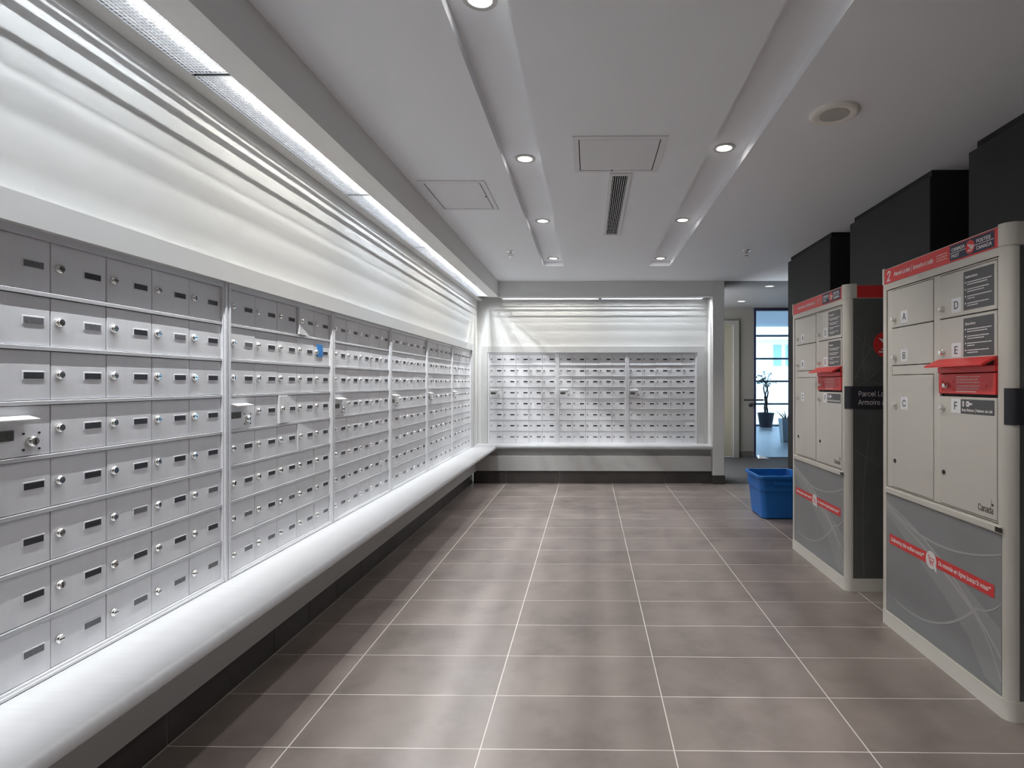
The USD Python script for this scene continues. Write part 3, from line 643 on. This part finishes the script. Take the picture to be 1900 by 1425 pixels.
def hatch(label, x0, x1, y0, y1, pin):
    t = thing('access_hatch', label, 'access panel', (x0, y0, CEIL), 0, 'ceiling access hatches')
    w, d_ = x1 - x0, y1 - y0
    fr = sbox(0, 0, w, d_).difference(sbox(0.028, 0.028, w - 0.028, d_ - 0.028))
    obj('gap', bx(0.02, w - 0.02, 0.02, d_ - 0.02, -0.001, 0.0005), 'hatch_gap', t)
    obj('frame', move(extr(fr, 0.007), 0, 0, -0.0065), 'hatch_paint', t)
    obj('panel', cb(0.033, w - 0.033, 0.033, d_ - 0.033, -0.006, 0.0, 0.001), 'hatch_paint', t)
    obj('latch', move(trimesh.creation.cylinder(0.006, 0.002, sections=12), pin[0] * w, pin[1] * d_, -0.0065), 'hatch_gap', t)
hatch('square white ceiling access hatch behind the dark slotted vent', -0.076, 0.374, 2.66, 3.11, (0.45, 0.93))
hatch('square white ceiling access hatch beside the left soffit', -0.985, -0.60, 3.235, 3.775, (0.90, 0.5))
vt = thing('ceiling_vent', 'long slotted ceiling air vent with white frame between the two recesses', 'vent', (0.115, 3.125, CEIL))
VW, VD = 0.125, 1.30
obj('frame', move(extr(sbox(0, 0, VW, VD).difference(sbox(0.02, 0.03, VW - 0.02, VD - 0.03)), 0.010), 0, 0, -0.009), 'vent_white', vt)
obj('backing', bx(0.015, VW - 0.015, 0.02, VD - 0.02, -0.001, 0.0008), 'vent_dark', vt)
for k in range(7):
    x = 0.02 + (VW - 0.04) * (k + 0.5) / 7
    obj('slat', cb(x - 0.0014, x + 0.0014, 0.028, VD - 0.028, -0.009, -0.0005, 0.0006), 'vent_white', vt)
sk_ = thing('ceiling_speaker', 'round off-white ceiling speaker near the dark wall', 'speaker', (1.055, 2.445, CEIL))
obj('bezel', lathe([(0, 0.0005), (0.100, 0.0005), (0.101, -0.004), (0.097, -0.012), (0.088, -0.016), (0.070, -0.014), (0.062, -0.010), (0, -0.010)], 40), 'off_white_plastic', sk_, smooth=40)
obj('grille', lathe([(0, -0.009), (0.060, -0.009), (0.060, -0.0125), (0.050, -0.0135), (0, -0.0135)], 36), 'speaker_grille', sk_, smooth=40)
def sprinkler(label, x, y):
    t = thing('sprinkler', label, 'sprinkler', (x, y, CEIL), 0, 'ceiling sprinklers')
    obj('escutcheon', lathe([(0, 0.0005), (0.036, 0.0005), (0.034, -0.004), (0.018, -0.008), (0, -0.008)], 24), 'chrome', t, smooth=40)
    obj('body', lathe([(0, -0.007), (0.012, -0.007), (0.012, -0.016), (0.008, -0.018), (0.008, -0.026), (0, -0.026)], 14), 'chrome', t)
    obj('frame_arm', cat([tube([(-0.010, 0, -0.016), (-0.016, 0, -0.03), (0, 0, -0.047)], 0.003, 6), tube([(0.010, 0, -0.016), (0.016, 0, -0.03), (0, 0, -0.047)], 0.003, 6)]), 'chrome', t)
    obj('deflector', lathe([(0, -0.045), (0.017, -0.045), (0.017, -0.048), (0, -0.048)], 16), 'chrome', t)
sprinkler('small fire sprinkler on the ceiling beside the left soffit', -0.689, 4.983)
sprinkler('small fire sprinkler on the ceiling near the dark wall', 1.382, 4.97)

# ------------------------------------------------------------------ beyond the glass
tr = thing('potted_tree', 'small braided-trunk tree in a dark round pot by the lobby window', 'potted plant', (4.50, 14.43, 0))
obj('pot', lathe([(0, 0.03), (0.14, 0.03), (0.150, 0.035), (0.205, 0.38), (0.215, 0.39), (0.215, 0.40), (0.195, 0.40), (0.190, 0.34), (0, 0.34)], 28), 'pot', tr, smooth=40)
obj('saucer', lathe([(0, 0), (0.16, 0), (0.165, 0.03), (0, 0.03)], 24), 'lobby_white', tr)
for k in range(3):
    zz = np.linspace(0.33, 1.12, 22); a = zz * 9 + k * 2.094
    obj('trunk', tube(np.stack([0.035 * np.cos(a) + (0.03 if k else -0.02) * (zz - 0.33), 0.035 * np.sin(a), zz], 1), np.linspace(0.024, 0.015, 22), 7), 'bark', tr)
tw, lv, lv2 = [], [], []
rg = random.Random(11)
for k in range(26):
    a, e = rg.uniform(0, 6.28), rg.uniform(0.25, 1.3); L_ = rg.uniform(0.16, 0.36)
    p0 = np.array((0, 0, rg.uniform(1.0, 1.15))); d_ = np.array((math.cos(a) * math.cos(e), math.sin(a) * math.cos(e), math.sin(e)))
    p1 = p0 + d_ * L_; tw.append(tube([p0, (p0 + p1) / 2 + (0, 0, 0.02), p1], [0.006, 0.004, 0.003], 5))
    for q in range(7):
        b_ = rg.uniform(0, 6.28); u = np.array((math.cos(b_), math.sin(b_), rg.uniform(-0.9, 0.3))); u /= np.linalg.norm(u)
        s_ = np.cross(u, (0.1, 0.2, 1)); s_ /= np.linalg.norm(s_); L2 = rg.uniform(0.06, 0.11)
        nrm = np.cross(u, s_) * 0.004
        P = [p1, p1 + u * L2 * 0.5 + s_ * L2 * 0.17, p1 + u * L2, p1 + u * L2 * 0.5 - s_ * L2 * 0.17, p1 + u * L2 * 0.5 + nrm, p1 + u * L2 * 0.5 - nrm]
        lf = trimesh.Trimesh(P, [[0, 1, 4], [1, 2, 4], [2, 3, 4], [3, 0, 4], [1, 0, 5], [2, 1, 5], [3, 2, 5], [0, 3, 5]], process=False)
        (lv if rg.random() < 0.45 else lv2).append(lf)
obj('branches', cat(tw), 'bark', tr)
obj('foliage', cat(lv), 'leaf', tr, kind='stuff')
obj('dry_foliage', cat(lv2), 'leaf_dry', tr, kind='stuff')
pl = thing('tall_planter', 'tall tapered silver planter with a spiky plant, right of the potted tree', 'planter', (3.87, 11.13, 0))
def sq(h, z): return np.array([(-h, -h, z), (h, -h, z), (h, h, z), (-h, h, z)])
m = loft([sq(0.085, 0.0), sq(0.12, 0.46), sq(0.105, 0.46), sq(0.10, 0.42)])
obj('planter_body', trimesh.Trimesh(m.vertices, np.vstack([m.faces, [[0, 2, 1], [0, 3, 2], [12, 13, 14], [12, 14, 15]]]), process=False), 'planter_metal', pl)
for k in range(9):
    a = k * 0.7; e = 0.06 + 0.03 * (k % 3)
    obj('leaf', tube([(0, 0, 0.40), (e * math.cos(a), e * math.sin(a), 0.52), (2.0 * e * math.cos(a), 2.0 * e * math.sin(a), 0.57 + 0.02 * (k % 3))], [0.012, 0.010, 0.002], 5), 'leaf', pl)
obj('door_wedge', trimesh.Trimesh(*[np.array(q) for q in ([(2.60, 8.66, 0), (2.60, 8.74, 0), (2.76, 8.66, 0), (2.76, 8.74, 0), (2.60, 8.66, 0.05), (2.60, 8.74, 0.05)], [[0, 1, 2], [1, 3, 2], [0, 2, 4], [1, 5, 3], [0, 4, 1], [1, 4, 5], [2, 3, 5], [2, 5, 4]])]), 'paper',
    label='small white wedge on the corridor floor at the glass door', cat='door wedge')  # small white wedge-shaped solid on the floor
pg = obj('pavement', bx(-20, 60, 15.3, 80, -0.3, -0.1), 'pavement', kind=S)
bd = thing('building', 'pale building with two blue windows seen through the lobby glass', 'building', (0, 27, 0))
obj('facade_wall', bx(-2, 7.6, 0.0, 4, -0.2, 9), 'facade', bd)
obj('facade_wall', bx(7.6, 26, 1.2, 5, -0.2, 9), 'facade', bd)
obj('canopy', bx(7.0, 26, 0.2, 1.2, 3.25, 3.5), 'facade', bd)
for x in (9.35, 9.95, 10.9, 11.5):
    wf_ = obj('window_frame', cb(x - 0.25, x + 0.25, 1.15, 1.22, 1.95, 3.1, 0.01), 'lobby_white', bd)
    obj('pane', bx(x - 0.20, x + 0.20, 1.13, 1.16, 2.0, 3.05), 'facade_glass', wf_)
